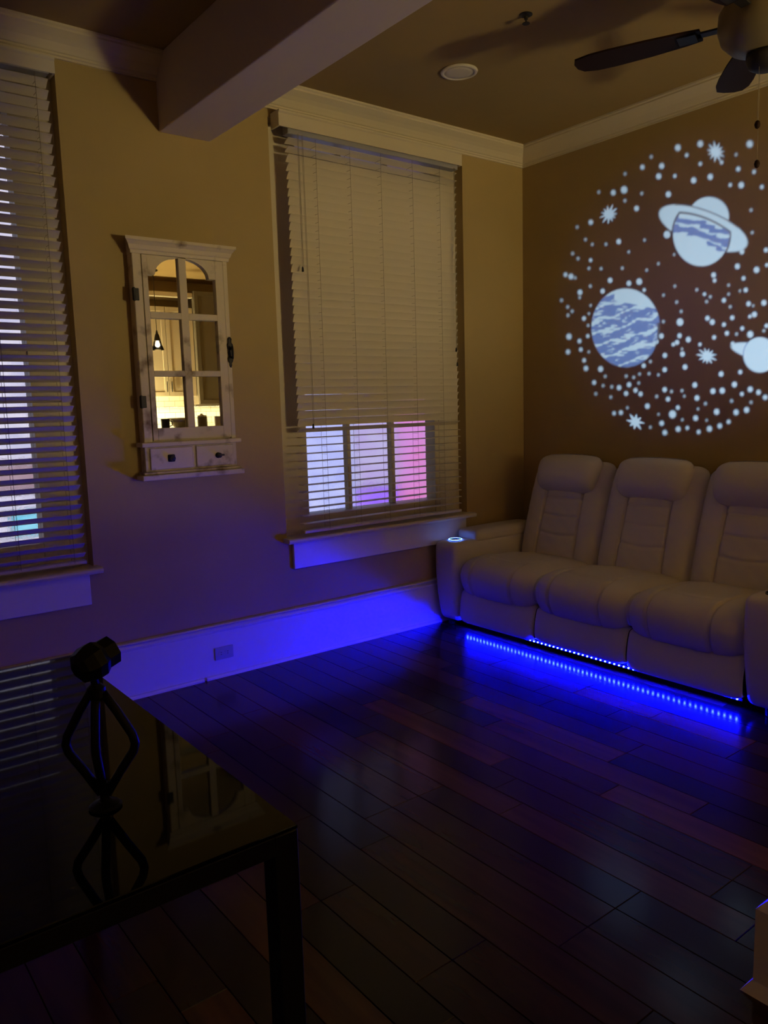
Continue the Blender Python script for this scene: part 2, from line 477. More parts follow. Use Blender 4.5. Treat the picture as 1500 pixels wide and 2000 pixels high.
# ------------------------------------------------------------------ blinds
def slat_mesh(L, name):
    """Slightly crowned 50 mm slat, long axis x, room edge at -y."""
    bm = nb(); n = 5; w = 0.050; t = 0.0028
    top = []; bot = []
    for i in range(n):
        u = -1 + 2 * i / (n - 1)
        yy = u * w / 2; zz = 0.0025 * (1 - u * u)
        top.append((yy, zz + t / 2)); bot.append((yy, zz - t / 2))
    prof = top + bot[::-1]
    extrude_profile(bm, prof, -L / 2, L / 2, lambda a, b, t_: (t_, a, b))
    bmesh.ops.recalc_face_normals(bm, faces=bm.faces)
    me = bpy.data.meshes.new(name); bm.to_mesh(me); bm.free()
    return me
PITCH = 0.0462
def blind(name, x0, x1, ytilt, label, material, cords, zbot, ysl, xval, pitch=0.0462, vd=0.0, vz=(3.036, 3.120), ztop=2.985, zh=(3.015, 3.075)):
    cx = (x0 + x1) / 2
    b = empty(name, (cx, 0, 0), label=label, cat='blind')
    me = slat_mesh(x1 - x0, 'slat'); me.materials.append(material)
    z = ztop
    r2 = random.Random(5)
    zl = []
    while z > zbot + 0.03:
        th = ytilt(z)
        add('slat', me, None, b, loc=(0, ysl, z), rot=(R(-th), R(r2.uniform(-0.12, 0.12)), R(r2.uniform(-.15, .15))))
        zl.append(z); z -= pitch
    add('headrail', box(nb(), -(x1 - x0) / 2 - 0.005, (x1 - x0) / 2 + 0.005, ysl - 0.030, ysl + 0.030, zh[0], zh[1], 0.003), ROD, b)
    add('bottom_rail', box(nb(), -(x1 - x0) / 2, (x1 - x0) / 2, ysl - 0.025, ysl + 0.025, zbot, zbot + 0.018, 0.003), material, b)
    # valance with returns
    v = nb(); a0, a1 = xval[0] - cx, xval[1] - cx
    za, zb_ = vz
    prof = [(-0.088 + vd, za), (-0.080 + vd, za), (-0.080 + vd, zb_), (-0.096 + vd, zb_), (-0.096 + vd, zb_ - 0.008), (-0.088 + vd, zb_ - 0.016)]
    extrude_profile(v, prof, a0, a1, lambda a, c, t: (t, a, c))
    box(v, a0, a0 + 0.010, -0.0795 + vd, -0.002 + vd, za, min(zb_, WZ1 - 0.002) if vd else zb_); box(v, a1 - 0.010, a1, -0.0795 + vd, -0.002 + vd, za, min(zb_, WZ1 - 0.002) if vd else zb_)
    add('valance', v, material, b)
    for c in cords:
        k = nb()
        for s in (-1, 1):
            tube(k, [(c - cx, ysl + s * 0.0275, zh[0] - 0.003), (c - cx, ysl + s * 0.0275, zbot + 0.01)], 0.0011, 4)
        for zz in zl:
            box(k, c - cx - 0.0008, c - cx + 0.0008, ysl - 0.027, ysl + 0.027, zz - 0.0105, zz - 0.0095)
        add('ladder_cord', k, CORD, b)
    return b, cx
def tilt1(z): return 34
def tilt2(z):
    if z > 2.93: return 24
    if z > 2.70: return 40 + (2.93 - z) * 90
    if z > 1.40: return 63
    if z > 1.355: return 28
    return -2
blind('window_blind', W1L + 0.01, W1R - 0.035, tilt1, 'white slatted blind tilted open over the left window', SLATW, (-4.1, -3.55, -3.30), 0.755, 0.010, (W1L + 0.004, W1R - 0.004), 0.0485, 0.066, (3.070, 3.138), 3.030, (3.064, 3.096))
b2, bcx = blind('window_blind', W2L + 0.095, W2R - 0.103, tilt2, 'cream slatted blind, closed above and open below, on the right window', SLAT,
                (-1.80, -1.56, -1.33, -1.08, -0.85), 0.755, -0.032, (W2L + 0.018, W2R - 0.085))
def pull(parent, cx, x, z1, tassel_len, y, n=2):
    k = nb()
    for i in range(n):
        tube(k, [(x - cx + 0.006 * i, y, 3.02), (x - cx + 0.007 * i, y, z1)], 0.0012, 4)
    o = add('pull_cord', k, CORD, parent)
    t = nb(); lathe(t, [(0.002, 0), (0.005, -0.006), (0.007, -tassel_len), (0.002, -tassel_len - 0.002)], 10)
    add('tassel', xform(t, Matrix.Translation((x - cx, y, z1))), IRON, o)
pull(b2, bcx, -1.925, 2.30, 0.028, -0.068)
pull(b2, bcx, -1.895, 1.405, 0.028, -0.066)
pull(b2, bcx, -0.735, 1.87, 0.026, -0.068)
pull(b2, bcx, -0.725, 1.775, 0.026, -0.066)

# ------------------------------------------------------------------ sofa
sofa = empty('recliner_sofa', (0, 0, 0), label='pale leather three-seat power recliner sofa with blue light strip underneath', cat='sofa')
SY = [-0.25, -0.90, -1.55, -2.20]

def quilt(path, y0, y1, nt, disp, thick):
    """Sheet following path(s) (list of (x,z) points) swept from y0 to y1, displaced along the outward normal, closed by an offset copy."""
    bm = nb(); ns = len(path)
    nor = []
    for i in range(ns):
        a = path[max(0, i - 1)]; b = path[min(ns - 1, i + 1)]
        tx, tz = b[0] - a[0], b[1] - a[1]; l = math.hypot(tx, tz)
        nor.append((-tz / l, tx / l))
    front = []; back = []
    for i, (x, z) in enumerate(path):
        fr = []; bk = []
        for j in range(nt + 1):
            u = -1 + 2 * j / nt
            u2 = math.copysign(1 - (1 - abs(u)) ** 1.25, u)
            y = (y0 + y1) / 2 + u2 * (y1 - y0) / 2
            d = disp(i / (ns - 1), u2)
            n = nor[i]
            fr.append(bm.verts.new((x + n[0] * d, y, z + n[1] * d)))
            bk.append(bm.verts.new((x - n[0] * thick, y, z - n[1] * thick)))
        front.append(fr); back.append(bk)
    for i in range(ns - 1):
        for j in range(nt):
            bm.faces.new((front[i][j], front[i + 1][j], front[i + 1][j + 1], front[i][j + 1]))
            bm.faces.new((back[i][j], back[i][j + 1], back[i + 1][j + 1], back[i + 1][j]))
        bm.faces.new((front[i][0], back[i][0], back[i + 1][0], front[i + 1][0]))
        bm.faces.new((front[i][nt], front[i + 1][nt], back[i + 1][nt], back[i][nt]))
    for j in range(nt):
        bm.faces.new((front[0][j], front[0][j + 1], back[0][j + 1], back[0][j]))
        bm.faces.new((front[-1][j], back[-1][j], back[-1][j + 1], front[-1][j + 1]))
    return bm

def resample(pts, n):
    """Catmull-Rom through pts, n samples evenly by arc length."""
    P = [pts[0]] + list(pts) + [pts[-1]]
    out = []
    for i in range(1, len(P) - 2):
        p0, p1, p2, p3 = [np.array(P[i + k], float) for k in (-1, 0, 1, 2)]
        for t in np.linspace(0, 1, 24, endpoint=False):
            out.append(0.5 * ((2 * p1) + (-p0 + p2) * t + (2 * p0 - 5 * p1 + 4 * p2 - p3) * t * t + (-p0 + 3 * p1 - 3 * p2 + p3) * t ** 3))
    out.append(np.array(pts[-1], float)); out = np.array(out)
    d = np.r_[0, np.cumsum(np.hypot(*np.diff(out, axis=0).T))]
    s = np.linspace(0, d[-1], n)
    return [(float(np.interp(v, d, out[:, 0])), float(np.interp(v, d, out[:, 1]))) for v in s]

def gauss(x, w): return math.exp(-(x / w) ** 2)

# seat: from the back (deep) over the top, round the nose, down the front   (outward normal needs path order front->back reversed)
seat_path = resample([(-0.885, 0.235), (-0.925, 0.262), (-0.950, 0.320), (-0.955, 0.385), (-0.930, 0.445), (-0.875, 0.487), (-0.78, 0.503), (-0.60, 0.495), (-0.45, 0.480), (-0.27, 0.455)], 90)
def seat_disp(s, u):
    edge = -0.055 * abs(u) ** 9 - 0.010 * abs(u) ** 3
    g = 0.0
    for c in (-0.56, 0.52):
        cc_ = c * (1 + 0.10 * (s - 0.3))
        g -= 0.014 * gauss(u - cc_, 0.026) * (1 if s < 0.62 else max(0, 1 - (s - 0.62) * 8))
    sm = 0.43 - 0.035 * (1 - (u / 0.56) ** 2) if abs(u) < 0.56 else None
    if sm is not None: g -= 0.009 * gauss(s - sm, 0.013)
    puff = 0.014 * gauss(s - 0.22, 0.14) * (1 - u * u)
    wr = 0.0022 * math.sin(23 * s + 5 * u) * math.sin(9 * u + 2) * (abs(u) > 0.5)
    return edge + g + puff + wr
for i in range(3):
    s = add('seat_cushion', quilt(seat_path, SY[i] - 0.002, SY[i + 1] + 0.002, 120, seat_disp, 0.05), LEATHER, sofa, smooth=True)
    # footrest panel below the cushion
    zb = 0.066 if i == 1 else 0.0528
    p = resample([(-0.880, zb), (-0.918, zb + 0.004), (-0.932, zb + 0.035), (-0.930, 0.17), (-0.905, 0.262), (-0.86, 0.285)], 22)
    add('footrest_panel', quilt(p, SY[i] - 0.003, SY[i + 1] + 0.003, 28, lambda s_, u: -0.02 * abs(u) ** 14 + 0.006 * (1 - u * u) * math.sin(PI * s_), 0.02), LEATHER, sofa, smooth=True)

# backrests
back_path = resample([(-0.345, 0.40), (-0.350, 0.47), (-0.325, 0.58), (-0.290, 0.70), (-0.250, 0.83), (-0.205, 0.95), (-0.165, 1.04), (-0.125, 1.085), (-0.080, 1.085), (-0.055, 1.05)], 110)
def back_disp(s, u):
    edge = -0.045 * abs(u) ** 14 - 0.012 * abs(u) ** 4
    g = 0.0
    c = 0.50 - 0.05 * s
    if s < 0.86:
        g -= 0.016 * gauss(abs(u) - c, 0.024)
        if abs(u) < c:
            for q, arch in ((0.27, -0.02), (0.42, -0.012), (0.56, 0.0)):
                g -= 0.010 * gauss(s - q - arch * (1 - (u / c) ** 2), 0.010)
            g += 0.006 * (1 - (u / c) ** 2)
        else:
            g += 0.010 * math.sin(PI * min(1, (abs(u) - c) / (1 - c)))
    wr = 0.002 * math.sin(31 * s + 9 * u) * math.sin(7 * u + 20 * s)
    return edge + g + wr
for i in range(3):
    y0, y1 = SY[i], SY[i + 1]
    bk = add('backrest', quilt(back_path, y0 - 0.001, y1 + 0.001, 120, back_disp, 0.05), LEATHER, sofa, smooth=True)
    hb = rounded_box(0.135, 0.475, 0.245, 0.060, 16, (0.012, 0.01, 0.012),
                     lambda c, h: Vector((c.x - 0.03 * (c.z / h[2]) ** 2 * (1 if c.x < 0 else 0) * -1, c.y * (1 + 0.05 * c.z / h[2]), c.z + 0.008 * math.cos(c.y / h[1] * 1.5))))
    xform(hb, Matrix.Translation((-0.195, (y0 + y1) / 2, 1.005)) @ Matrix.Rotation(R(20), 4, 'Y'))
    add('headrest', hb, LEATHER, bk, smooth=True)

def arm(y0, y1, lit, name='armrest'):
    cy = (y0 + y1) / 2; wy = abs(y1 - y0)
    def shape(c, h):
        # bow the front and taper to the foot
        t = (c.z + h[2]) / (2 * h[2])
        c.x += 0.012 * (1 - (2 * t - 1) ** 2) * (-1 if c.x < 0 else 0)
        k = 1 - 0.10 * (1 - t) ** 2
        c.y *= k
        if c.x < 0: c.x += 0.035 * (1 - t) ** 2
        return c
    b_ = rounded_box(0.88, wy, 0.545, 0.045, 16, (0.0, 0.006, 0.0), shape)
    xform(b_, Matrix.Translation((-0.51, cy, 0.312)))
    a = add(name, b_, LEATHER, sofa, smooth=True)
    pad = rounded_box(0.62, wy - 0.012, 0.085, 0.032, 14, (0.0, 0.0, 0.008))
    xform(pad, Matrix.Translation((-0.43, cy, 0.600)))
    add('arm_pad', pad, LEATHER, a, smooth=True)
    # cup holder: dark steel cup with glowing rim
    cx_, cz_ = -0.845, 0.585
    cup = nb()
    lathe(cup, [(0.030, 0.0012), (0.034, 0.0012), (0.040, 0.0050), (0.043, 0.0050), (0.045, 0.001), (0.045, -0.003), (0.030, -0.003)], 36, cap=True)
    ch = add('cup_holder', xform(cup, Matrix.Translation((cx_, cy, cz_ + 0.001))), BLACK, a, smooth=False)
    rg = nb(); n = 48; prof = 8
    ringv = []
    for i_ in range(n):
        an = 2 * PI * i_ / n; row = []
        for j in range(prof):
            b__ = 2 * PI * j / prof
            rr = 0.0445 + 0.0013 * math.cos(b__)
            row.append(rg.verts.new((cx_ + rr * math.cos(an), cy + rr * math.sin(an), cz_ + 0.0056 + 0.0013 * math.sin(b__))))
        ringv.append(row)
    for i_ in range(n):
        for j in range(prof):
            rg.faces.new((ringv[i_][j], ringv[(i_ + 1) % n][j], ringv[(i_ + 1) % n][(j + 1) % prof], ringv[i_][(j + 1) % prof]))
    add('light_ring', rg, RINGLED if lit else STEEL, ch, label='glowing blue ring around the cup holder' if lit else 'unlit steel ring around the cup holder')
    return a
arm(-0.042, -0.250, True)
arm(-2.20, -2.41, False)

# base rail, feet and the light strip
boxo('base_rail', -0.862, -0.80, -2.20, -0.25, 0.075, 0.20, BLACK, sofa)
boxo('back_frame', -0.125, -0.045, -2.19, -0.26, 0.06, 1.02, LEATHER, sofa, bev=0.02, seg=2)
for (fx, fy) in ((-0.86, -0.12), (-0.86, -2.31), (-0.16, -0.12), (-0.16, -2.31)):
    f = nb(); lathe(f, [(0.018, 0.0), (0.024, 0.004), (0.026, 0.045), (0.026, 0.055)], 16)
    add('foot', xform(f, Matrix.Translation((fx, fy, 0))), BLACK, sofa)
strip = boxo('light_strip', -0.8885, -0.884, -2.185, -0.285, 0.044, 0.057, BLACKM, sofa, label='blue light strip under the front edge')
lb = box(nb(), -0.0035, 0, -0.0032, 0.0032, -0.0026, 0.0026)
bmesh.ops.recalc_face_normals(lb, faces=lb.faces)
lbm = bpy.data.meshes.new('led'); lb.to_mesh(lbm); lb.free(); lbm.materials.append(LED)
yy = -0.300
while yy > -2.18:
    add('led', lbm, None, strip, loc=(-0.889, yy, 0.0505)); yy -= 0.0305
for s_ in (-0.262, -2.19):
    pass
hang = boxo('strip_bracket', -0.884, -0.861, -2.18, -0.29, 0.050, 0.082, BLACKM, sofa)

# ------------------------------------------------------------------ mirror cabinet on the wall
cab = empty('mirror_cabinet', (-2.6625, 0, 1.15), label='distressed white wall cabinet with arched mirror panes between the windows', cat='cabinet')
def CL(bm): return xform(bm, Matrix.Translation((2.6625, 0, -1.15)))
X0, X1 = -2.922, -2.403
YF = -0.066
add('body', CL(box(nb(), X0, X1, -0.045, -0.001, 1.165, 2.33, 0.002)), DIST, cab)
# face frame stiles
add('stile', CL(box(nb(), X0, -2.8765, YF, -0.0455, 1.345, 2.30, 0.003)), DIST, cab)
add('stile', CL(box(nb(), -2.4295, X1, YF, -0.0455, 1.345, 2.30, 0.003)), DIST, cab)
# cornice
cp = [(0.001, 2.285), (0.072, 2.285), (0.074, 2.300), (0.080, 2.306), (0.086, 2.325), (0.098, 2.340), (0.104, 2.345), (0.104, 2.360), (0.001, 2.360)]
cb = nb()
def cax(a, b, t):
    e = max(0.0, a - 0.066)
    return ((X0 - 0.002 - e) if t == 0 else (X1 + 0.002 + e), -a, b)
extrude_profile(cb, cp, 0, 1, cax)
add('cornice', CL(cb), DIST, cab)
# door with arched mirror
door = empty('door'); door.parent = cab
D0, D1 = -2.8745, -2.4315
DZ0, DZ1 = 1.352, 2.283
G = [-2.847, -2.681, -2.640, -2.477]    # pane columns
ZR = [(1.416, 1.680), (1.709, 1.972), (2.004, None)]
dm = nb()
# outline of door frame front built as a slab with holes: assemble from pieces
def slab(x0, x1, z0, z1, y0=-0.070, y1=-0.052, b=0.0015): box(dm, x0, x1, y0, y1, z0, z1, b)
slab(D0, G[0], DZ0, DZ1); slab(G[3], D1, DZ0, DZ1)
slab(G[0], G[3], DZ0, ZR[0][0])
slab(G[1], G[2], ZR[0][0], 2.2801)
slab(G[0], G[1], 1.680, 1.709); slab(G[2], G[3], 1.680, 1.709)
slab(G[0], G[1], 1.972, 2.004); slab(G[2], G[3], 1.972, 2.004)
# arched head: polygon between arch and the top
acx, arx, spring, shoulder = (G[0] + G[3]) / 2, 0.148, 2.186, 2.186
def arch_z(x):
    u = (x - acx) / arx
    return shoulder if abs(u) >= 1 else spring + 0.094 * math.sqrt(max(0, 1 - u * u))
N = 40
for (xa, xb) in ((G[0], G[1]), (G[2], G[3])):
    xs_ = [xa + (xb - xa) * i / N for i in range(N + 1)]
    top_ = DZ1
    fr = [(dm.verts.new((x, -0.070, arch_z(x))), dm.verts.new((x, -0.070, top_)), dm.verts.new((x, -0.052, arch_z(x))), dm.verts.new((x, -0.052, top_))) for x in xs_]
    for p, q in zip(fr[:-1], fr[1:]):
        dm.faces.new((p[0], q[0], q[1], p[1])); dm.faces.new((p[2], p[3], q[3], q[2]))
        dm.faces.new((p[0], p[2], q[2], q[0])); dm.faces.new((p[1], q[1], q[3], p[3]))
df = add('door_frame', CL(dm), DIST, cab)
bpy.data.objects.remove(door)
for (xa, xb) in ((G[0], G[1]), (G[2], G[3])):
    for (za, zb_) in ((1.416, 1.680), (1.709, 1.972), (2.004, 2.281)):
        add('mirror_pane', CL(box(nb(), xa - 0.004, xb + 0.004, -0.0515, -0.0485, za - 0.004, zb_)), MIRROR, df)
# hinges and handle
for z in (2.085, 1.552):
    h = nb(); box(h, -2.934, -2.900, -0.0755, -0.0665, z - 0.030, z + 0.030, 0.002)
    tube(h, [(-2.926, -0.075, z - 0.033), (-2.926, -0.075, z + 0.033)], 0.006, 10)
    add('hinge', CL(h), IRON, cab)
hd = nb()
lathe(hd, [(0.003, -0.078), (0.008, -0.066), (0.006, -0.056), (0.014, -0.045), (0.017, -0.030), (0.008, -0.014), (0.013, -0.004), (0.013, 0.004), (0.008, 0.014), (0.017, 0.028), (0.019, 0.044), (0.010, 0.055), (0.011, 0.066), (0.013, 0.074), (0.005, 0.084)], 14)
xform(hd, Matrix.Translation((-2.413, -0.0705, 1.806)) @ Matrix.Diagonal((1, 0.35, 1, 1)))
tube(hd, [(-2.413, -0.072, 1.826), (-2.413, -0.098, 1.836), (-2.413, -0.102, 1.806), (-2.413, -0.098, 1.776), (-2.413, -0.072, 1.786)], 0.006, 8)
add('door_handle', CL(hd), IRON, cab, smooth=True)
# ledge, drawers, base
def ledge(nm, z0, z1, ex, y):
    add(nm, CL(box(nb(), X0 - ex, X1 + ex, y, -0.001, z0, z1, 0.005, 2)), DIST, cab)
ledge('ledge', 1.322, 1.345, 0.022, -0.088)
ledge('base_moulding', 1.150, 1.178, 0.030, -0.092)
ledge('base_cove', 1.1785, 1.192, 0.016, -0.080)
add('drawer_frame', CL(box(nb(), X0, X1, YF + 0.004, -0.0455, 1.1925, 1.3215, 0.002)), DIST, cab)
for (a, b, kx) in ((-2.898, -2.664, -2.786), (-2.644, -2.426, -2.520)):
    d = add('drawer', CL(box(nb(), a, b, -0.072, -0.0622, 1.203, 1.314, 0.003)), DIST, cab)
    k = nb()
    if kx < -2.6:
        box(k, kx - 0.019, kx + 0.019, -0.076, -0.0722, 1.240, 1.278, 0.004)
        lathe(k, [(0.006, -0.076), (0.006, -0.084), (0.015, -0.088), (0.014, -0.096), (0.004, -0.099)], 12, 'y')
        vs_ = [v for v in k.verts if v.co.y < -0.0755 and abs(v.co.x) < 0.05]
        bmesh.ops.translate(k, vec=(kx, 0, 1.259), verts=vs_)
    else:
        lathe(k, [(0.016, -0.0722), (0.016, -0.076), (0.007, -0.080), (0.007, -0.090), (0.014, -0.096), (0.003, -0.100)], 12, 'y')
        bmesh.ops.translate(k, vec=(kx, 0, 1.258), verts=k.verts)
        box(k, kx + 0.004, kx + 0.038, -0.077, -0.0722, 1.253, 1.263, 0.002)
    add('knob', CL(k), IRON, d)

# ------------------------------------------------------------------ outlet on the baseboard
out = empty('wall_outlet', (-2.528, -0.020, 0.139), label='white duplex power outlet set sideways in the baseboard', cat='outlet')
add('cover_plate', box(nb(), -0.057, 0.057, -0.0065, -0.0005, -0.036, 0.036, 0.002), PLATE, out)
for dx in (-0.020, 0.020):
    rc = nb(); lathe(rc, [(0.0165, -0.0066), (0.0165, -0.0085), (0.012, -0.0088)], 20, 'y')
    s_ = add('socket', xform(rc, Matrix.Translation((dx, 0, 0))), PLATE, out)
    for dz in (-0.006, 0.006):
        add('slot', box(nb(), dx - 0.004, dx + 0.004, -0.0094, -0.0082, dz - 0.0012, dz + 0.0012), BLACK, s_)
add('screw', xform(lathe(nb(), [(0.003, -0.0066), (0.003, -0.0078), (0.001, -0.008)], 10, 'y'), Matrix.Translation((0, 0, 0))), STEEL, out)

# ------------------------------------------------------------------ ceiling things
dl = empty('ceiling_speaker', (-1.318, -0.745, H), label='round white flush disc on the ceiling near the corner', cat='ceiling fixture')
add('trim_ring', lathe(nb(), [(0.098, -0.0005), (0.100, -0.004), (0.097, -0.010), (0.090, -0.013), (0.080, -0.012), (0.080, -0.0005)], 48), PLASTICW, dl, smooth=True)
add('grille', lathe(nb(), [(0.0795, -0.002), (0.0795, -0.0085), (0.05, -0.0105), (0.02, -0.011)], 48), PLASTICW, dl, smooth=True)
sp = empty('sprinkler_head', (-1.49, -1.372, H), label='small dark sprinkler head on the ceiling', cat='sprinkler')
add('escutcheon', lathe(nb(), [(0.030, -0.0005), (0.030, -0.003), (0.018, -0.009), (0.010, -0.010)], 24), IRON, sp)
add('nozzle', lathe(nb(), [(0.009, -0.010), (0.009, -0.022), (0.004, -0.024), (0.004, -0.038)], 12), IRON, sp)
add('deflector', lathe(nb(), [(0.017, -0.038), (0.018, -0.040), (0.017, -0.041)], 16), IRON, sp)

# ceiling fan
fan = empty('ceiling_fan', (-1.2, -2.35, H), label='dark wood five blade ceiling fan at the upper right', cat='fan')
FZ = -0.31
add('canopy', lathe(nb(), [(0.075, -0.0005), (0.074, -0.03), (0.050, -0.055), (0.020, -0.065)], 32), BRONZE, fan, smooth=True)
add('downrod', lathe(nb(), [(0.013, -0.065), (0.013, -0.20)], 16), BRONZE, fan)
add('motor_housing', lathe(nb(), [(0.03, -0.18), (0.09, -0.20), (0.150, -0.235), (0.175, -0.275), (0.178, -0.33), (0.165, -0.375), (0.130, -0.410), (0.085, -0.430), (0.07, -0.435)], 48), BRONZE, fan, smooth=True)
add('switch_housing', lathe(nb(), [(0.070, -0.4355), (0.072, -0.455), (0.060, -0.485), (0.035, -0.500), (0.01, -0.503)], 32), IRON, fan, smooth=True)
def blade_mesh():
    bm = nb()
    out_ = [(0.24, -0.045), (0.30, -0.058), (0.45, -0.074), (0.60, -0.080), (0.68, -0.076), (0.735, -0.058), (0.755, -0.025), (0.758, 0.02), (0.745, 0.055), (0.68, 0.070), (0.60, 0.072), (0.45, 0.066), (0.30, 0.054), (0.24, 0.045)]
    A = [bm.verts.new((a, b, 0.004)) for a, b in out_]; B = [bm.verts.new((a, b, -0.004)) for a, b in out_]
    n = len(out_)
    for i in range(n): bm.faces.new((A[i], A[(i + 1) % n], B[(i + 1) % n], B[i]))
    bm.faces.new(A); bm.faces.new(B)
    bmesh.ops.recalc_face_normals(bm, faces=bm.faces)
    me = bpy.data.meshes.new('blade'); bm.to_mesh(me); bm.free(); me.materials.append(DARKWOOD)
    bi = nb(); box(bi, 0.165, 0.255, -0.020, 0.020, -0.004, 0.004, 0.002); box(bi, 0.2551, 0.33, -0.035, 0.035, -0.0095, -0.0045, 0.002)
    bmesh.ops.recalc_face_normals(bi, faces=bi.faces)
    mi = bpy.data.meshes.new('blade_iron'); bi.to_mesh(mi); bi.free(); mi.materials.append(IRON)
    return me, mi
bme, bmi = blade_mesh()
for k in range(5):
    an = R(39 + 72 * k)
    rot = (Matrix.Rotation(an, 4, 'Z') @ Matrix.Rotation(R(4), 4, 'X')).to_euler()
    o = add('blade', bme, None, fan, loc=(0, 0, FZ), rot=rot)
    add('blade_iron', bmi, None, o)
for (dx, dy, L) in ((0.02, 0.03, 0.33), (-0.045, 0.0, 0.20)):
    k = nb(); tube(k, [(dx, dy, -0.495), (dx, dy, -0.495 - L)], 0.0010, 4)
    pc = add('pull_chain', k, CORD, fan)
    bl = nb(); lathe(bl, [(0.002, 0.016), (0.008, 0.012), (0.0115, 0.0), (0.008, -0.012), (0.002, -0.016)], 14)
    add('wooden_ball', xform(bl, Matrix.Translation((dx, dy, -0.495 - L - 0.014))), DARKWOOD, pc, smooth=True)

# ------------------------------------------------------------------ column at the right edge
col = empty('white_column', (-2.385, -3.25, 0), label='white square-edged column with a stepped plinth at the right edge', cat='column')
def frustum(e0, z0, e1, z1):
    """Rectangular block around the shaft, overhang e0 at the bottom and e1 at the top."""
    bm = nb()
    lo = [bm.verts.new((sx * (0.200 + e0), sy * (0.100 + e0), z0)) for sx, sy in ((-1, -1), (1, -1), (1, 1), (-1, 1))]
    hi = [bm.verts.new((sx * (0.200 + e1), sy * (0.100 + e1), z1)) for sx, sy in ((-1, -1), (1, -1), (1, 1), (-1, 1))]
    for i in range(4): bm.faces.new((lo[i], lo[(i + 1) % 4], hi[(i + 1) % 4], hi[i]))
    bm.faces.new(lo); bm.faces.new(hi)
    return bm
add('shaft', box(nb(), -0.200, 0.200, -0.100, 0.100, 0.254, H - 0.001, 0.004), BASE, col)  # widened on its unseen right side to shade the left window
add('plinth', frustum(0.028, 0.030, 0.028, 0.225), BASE, col)
add('plinth_cap', frustum(0.028, 0.2255, 0.003, 0.2535), BASE, col)
add('base_shoe', frustum(0.050, 0.0005, 0.030, 0.0295), BASE, col)

# ------------------------------------------------------------------ black glass table in the foreground
TX0, TX1, TY0, TY1, TZ = -5.05, -3.752, -2.838, -1.50, 0.75
tab = empty('glass_table', ((TX0 + TX1) / 2, (TY0 + TY1) / 2, 0), label='black glass topped table with square metal legs in the foreground', cat='table')
tcx, tcy = (TX0 + TX1) / 2, (TY0 + TY1) / 2
hx, hy = (TX1 - TX0) / 2, (TY1 - TY0) / 2
add('glass_top', box(nb(), -hx, hx, -hy, hy, TZ - 0.008, TZ, 0.0015), GLASSTOP, tab)
q = 0.048
for (a, b, c_, d) in ((-hx + q, hx - q, -hy, -hy + q), (-hx + q, hx - q, hy - q, hy), (-hx, -hx + q, -hy + q, hy - q), (hx - q, hx, -hy + q, hy - q)):
    add('frame_rail', box(nb(), a + 0.0003, b - 0.0003, c_, d, TZ - 0.045, TZ - 0.0085, 0.001), BLACKM, tab)
for sx in (-1, 1):
    for sy in (-1, 1):
        x_ = sx * (hx - q / 2); y_ = sy * (hy - q / 2)
        add('leg', box(nb(), x_ - q / 2, x_ + q / 2, y_ - q / 2, y_ + q / 2, 0.0005, TZ - 0.0085, 0.002), BLACKM, tab)

# ------------------------------------------------------------------ star projector on a small tripod
PX, PY = -4.0, -2.54
pj = empty('star_projector', (PX, PY, TZ), label='black star projector on a small bent-leg tripod on the glass table', cat='projector')
add('base', lathe(nb(), [(0.030, 0.0003), (0.031, 0.004), (0.026, 0.008), (0.012, 0.014)], 32), BLACK, pj)
add('post', lathe(nb(), [(0.009, 0.014), (0.009, 0.05)], 12), BLACK, pj)
LEGDIR = [Vector((RIGHT.x, RIGHT.y, 0)).normalized() * s for s in (-1, 1)] + [Vector((FWD.x, FWD.y, 0)).normalized() * -0.4]
for d in LEGDIR:
    pts = [Vector((0, 0, 0.028)) + d * 0.006, Vector((0, 0, 0.075)) + d * 0.036, Vector((0, 0, 0.112)) + d * 0.062, Vector((0, 0, 0.128)) + d * 0.066,
           Vector((0, 0, 0.145)) + d * 0.062, Vector((0, 0, 0.195)) + d * 0.034, Vector((0, 0, 0.228)) + d * 0.012]
    add('tripod_leg', tube(nb(), pts, 0.0085, 10), BLACK, pj, smooth=True)
add('hub', lathe(nb(), [(0.012, 0.215), (0.017, 0.222), (0.017, 0.240), (0.010, 0.246)], 20), BLACK, pj)
add('neck', tube(nb(), [(0, 0, 0.245), (-0.004, 0.0, 0.262)], 0.0075, 10), BLACK, pj)
# head: faceted ball pointing at the wall behind the sofa
HEADC = Vector((-0.004, 0.0, 0.290))
TARGET = Vector((0.0, -1.275, 2.13))
SRC = Vector((PX, PY, TZ)) + HEADC
AX = (TARGET - SRC).normalized()
AR = AX.cross(Vector((0, 0, 1))).normalized(); AU = AR.cross(AX)
MH = Matrix(((AR.x, AU.x, AX.x, 0), (AR.y, AU.y, AX.y, 0), (AR.z, AU.z, AX.z, 0), (0, 0, 0, 1)))
hm = lathe(nb(), [(0.016, -0.034), (0.030, -0.026), (0.037, -0.006), (0.037, 0.010), (0.031, 0.020)], 8)
head = add('head', xform(hm, Matrix.Translation(HEADC) @ MH), BLACK, pj)
tb = nb()
def ring_tube(bm, r0, r1, z0, z1, n=32):
    a = [[bm.verts.new((r * math.cos(2 * PI * i / n), r * math.sin(2 * PI * i / n), z)) for i in range(n)] for (r, z) in ((r1, z0), (r1, z1), (r0, z1), (r0, z0))]
    for k in range(4):
        p, q_ = a[k], a[(k + 1) % 4]
        for i in range(n): bm.faces.new((p[i], p[(i + 1) % n], q_[(i + 1) % n], q_[i]))
ring_tube(tb, 0.0165, 0.030, 0.0205, 0.045, 8)
add('lens_barrel', xform(tb, Matrix.Translation(HEADC) @ MH), BLACK, head)
LSRC = SRC + AX * 0.024           # the lamp sits just in front of the head body
SLIDE_D = 0.018                   # slide distance from the lamp
spot = bpy.data.lights.new('projector_lamp', 'SPOT')
